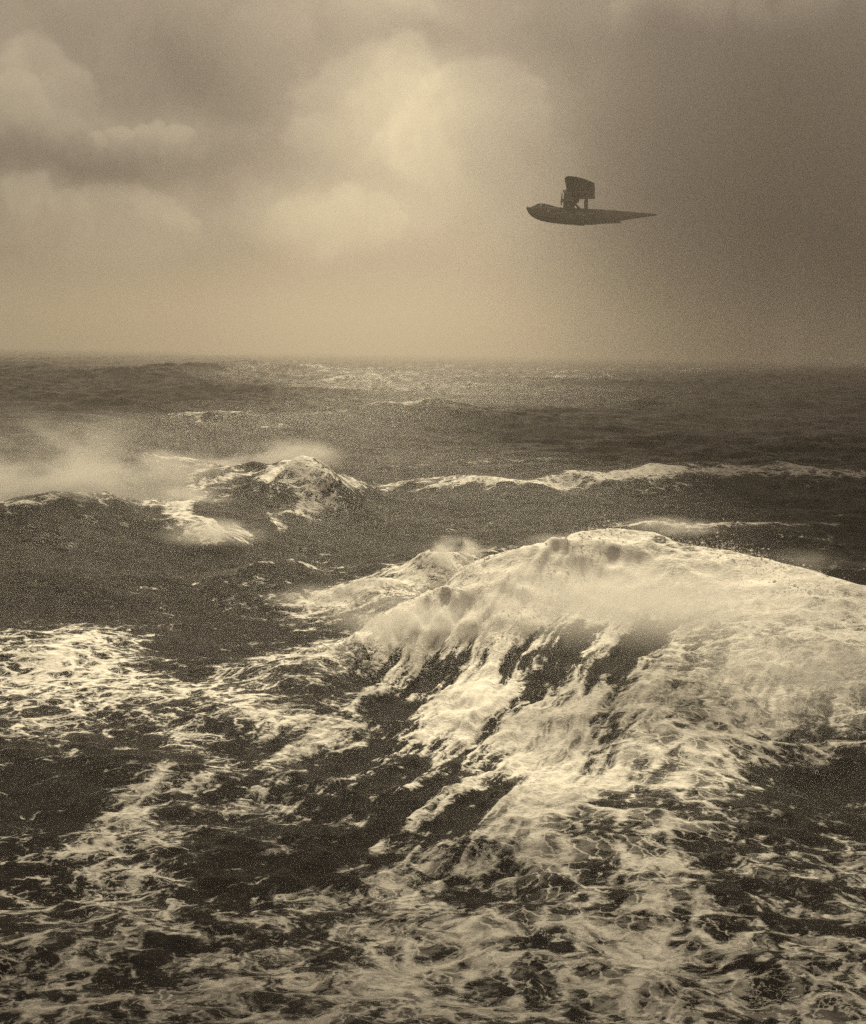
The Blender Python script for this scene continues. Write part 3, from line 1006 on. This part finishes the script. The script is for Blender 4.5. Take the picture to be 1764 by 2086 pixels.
# rain mist in which the aircraft's tail is lost
RAIN = [
    ("rain", 2150, 400, 0, 300, (125, 90, 62), 0.006, "grey rain squall filling the air on the right", .035, .1, .6, 0, (1, 1, .12), (0.98, 0.95, 0.92)),
    ("rain", 1570, 400, 0, 206, (56, 38, 62), 0.034, "denser rain shaft into which the aircraft's tail fades", .05, .1, .55, 0, (1, 1, .12), (0.99, 0.96, 0.93)),
]
for rn in RAIN:
    rain = spray(*rn)
    for v_ in rain.data.vertices:                     # the squall stands on the sea
        v_.co.z = max(v_.co.z, (-3 - rain.location.z) / rain.scale[2])

# flecks of water thrown off the crests
rs = np.random.RandomState(11)
fv_, ff_ = [], []
for (u0, v0_, u1, v1_, zt_, n_, sp_, up_) in [(640, 1300, 960, 1180, 2.6, 1500, 1.3, .9), (880, 1150, 980, 1165, 3.4, 500, .6, .8), (1000, 1150, 1310, 1065, 5.2, 900, .7, .7),
                                           (1310, 1065, 1700, 1150, 5.2, 900, .8, .7), (620, 1225, 830, 1200, 1.6, 600, .7, .5),]:
    A_, B_ = at_z(u0, v0_, zt_), at_z(u1, v1_, zt_)
    t_ = rs.rand(n_)[:, None]
    P_ = A_ + (B_ - A_) * t_ + rs.randn(n_, 2) * sp_
    hh = height(P_[:, 0].copy(), P_[:, 1].copy())
    cl = vnoise(P_[:, 0] * .8, P_[:, 1] * .8, 66)
    zz = hh + rs.exponential(.35, n_) * up_ * (cl * 1.6)
    sz = 0.012 + rs.exponential(.010, n_)
    for p, z, q in zip(P_, zz, sz):
        b0 = len(fv_)
        for ox, oy, oz in ((1.6, 0, 0), (-1.6, 0, 0), (0, 1, 0), (0, -1, 0), (0, 0, 1), (0, 0, -1)):
            fv_.append((p[0] + ox * q, p[1] + oy * q, z + oz * q))
        for f in ((0, 2, 4), (2, 1, 4), (1, 3, 4), (3, 0, 4), (2, 0, 5), (1, 2, 5), (3, 1, 5), (0, 3, 5)):
            ff_.append(tuple(b0 + k for k in f))
dm = bpy.data.meshes.new("water_droplets"); dm.from_pydata(fv_, [], ff_); dm.update()
dm.materials.append(mat("droplet_water", (0.75, 0.73, 0.70), 0.3))
do = bpy.data.objects.new("water_droplets", dm); col.objects.link(do)
do["kind"] = "stuff"; do["label"] = "droplets thrown off the breaking crests"


# ------------------------------------------------------------------ clouds added out of view to shade parts of the sea, rain and aircraft
def add_shade_cloud(cx, cy, rx, ry, seed, z=190.0, rot=0.0, th=1.0):
    """added sun blocker whose shadow falls round (cx, cy) on the sea"""
    sh = z / math.tan(R(SUN_EL))
    c = Vector((cx + sh * math.sin(R(SUN_AZ)), cy + sh * math.cos(R(SUN_AZ)), z))
    bm = bmesh.new()
    bmesh.ops.create_icosphere(bm, subdivisions=6, radius=1.0)
    P = np.array([v.co[:] for v in bm.verts])
    a = fbm(P[:, 0] * 1.7 + seed * 9.1 + P[:, 2], P[:, 1] * 1.7 + P[:, 2] * .7, 5, seed)
    b = fbm(P[:, 0] * 5 + seed * 3.3 + P[:, 2] * 3, P[:, 1] * 5 - P[:, 2] * 2, 4, seed + 5)
    k = 0.55 + a * 0.9 + np.abs(b - .5) * 0.35
    for v, p, q in zip(bm.verts, P, k):
        v.co = (p[0] * rx * q, p[1] * ry * q, p[2] * (7 if p[2] < 0 else 13) * q * th)
    d_ = bpy.data.meshes.new("shade_cloud"); bm.to_mesh(d_); bm.free(); d_.shade_smooth()
    o = bpy.data.objects.new("shade_cloud", d_); col.objects.link(o); o.location = c; o.rotation_euler = (0, 0, R(rot))
    o["kind"] = "structure"; o["label"] = "unseen cloudy mass added to shade parts of the sea and air"
    d_.materials.append(M_shade_cloud)


M_shade_cloud = mat("shade_cloud_vapour", (0.8, 0.78, 0.74), 1.0, 0, 0.08, .05)
add_shade_cloud(0, 17, 60, 11, 3)
add_shade_cloud(44, 70, 20, 60, 8)
add_shade_cloud(108, 205, 88, 110, 12, 420.0, 0, 2)
add_shade_cloud(-310, 480, 215, 380, 17, 700.0, 14, 5)
add_shade_cloud(1250, 1350, 540, 1300, 5, 1300.0, -41, 9)

# ------------------------------------------------------------------ haze
bm = bmesh.new()
bmesh.ops.create_cube(bm, size=1, matrix=Matrix.Translation((0, 2600, 70)) @ Matrix.Diagonal((11000, 6400, 180, 1)))
hm = bpy.data.meshes.new("haze"); bm.to_mesh(hm); bm.free()
hz = bpy.data.objects.new("haze", hm); col.objects.link(hz)
hz["kind"] = "stuff"; hz["label"] = "sea haze fading the far waves"
mm = bpy.data.materials.new("haze"); mm.use_nodes = True
n = mm.node_tree; n.nodes.clear()
mo_ = n.nodes.new('ShaderNodeOutputMaterial'); pv = n.nodes.new('ShaderNodeVolumePrincipled')
pv.inputs['Color'].default_value = (0.66, 0.615, 0.565, 1)
pv.inputs['Density'].default_value = 0.0008
pv.inputs['Anisotropy'].default_value = 0.3
n.links.new(pv.outputs[0], mo_.inputs['Volume'])
hm.materials.append(mm)
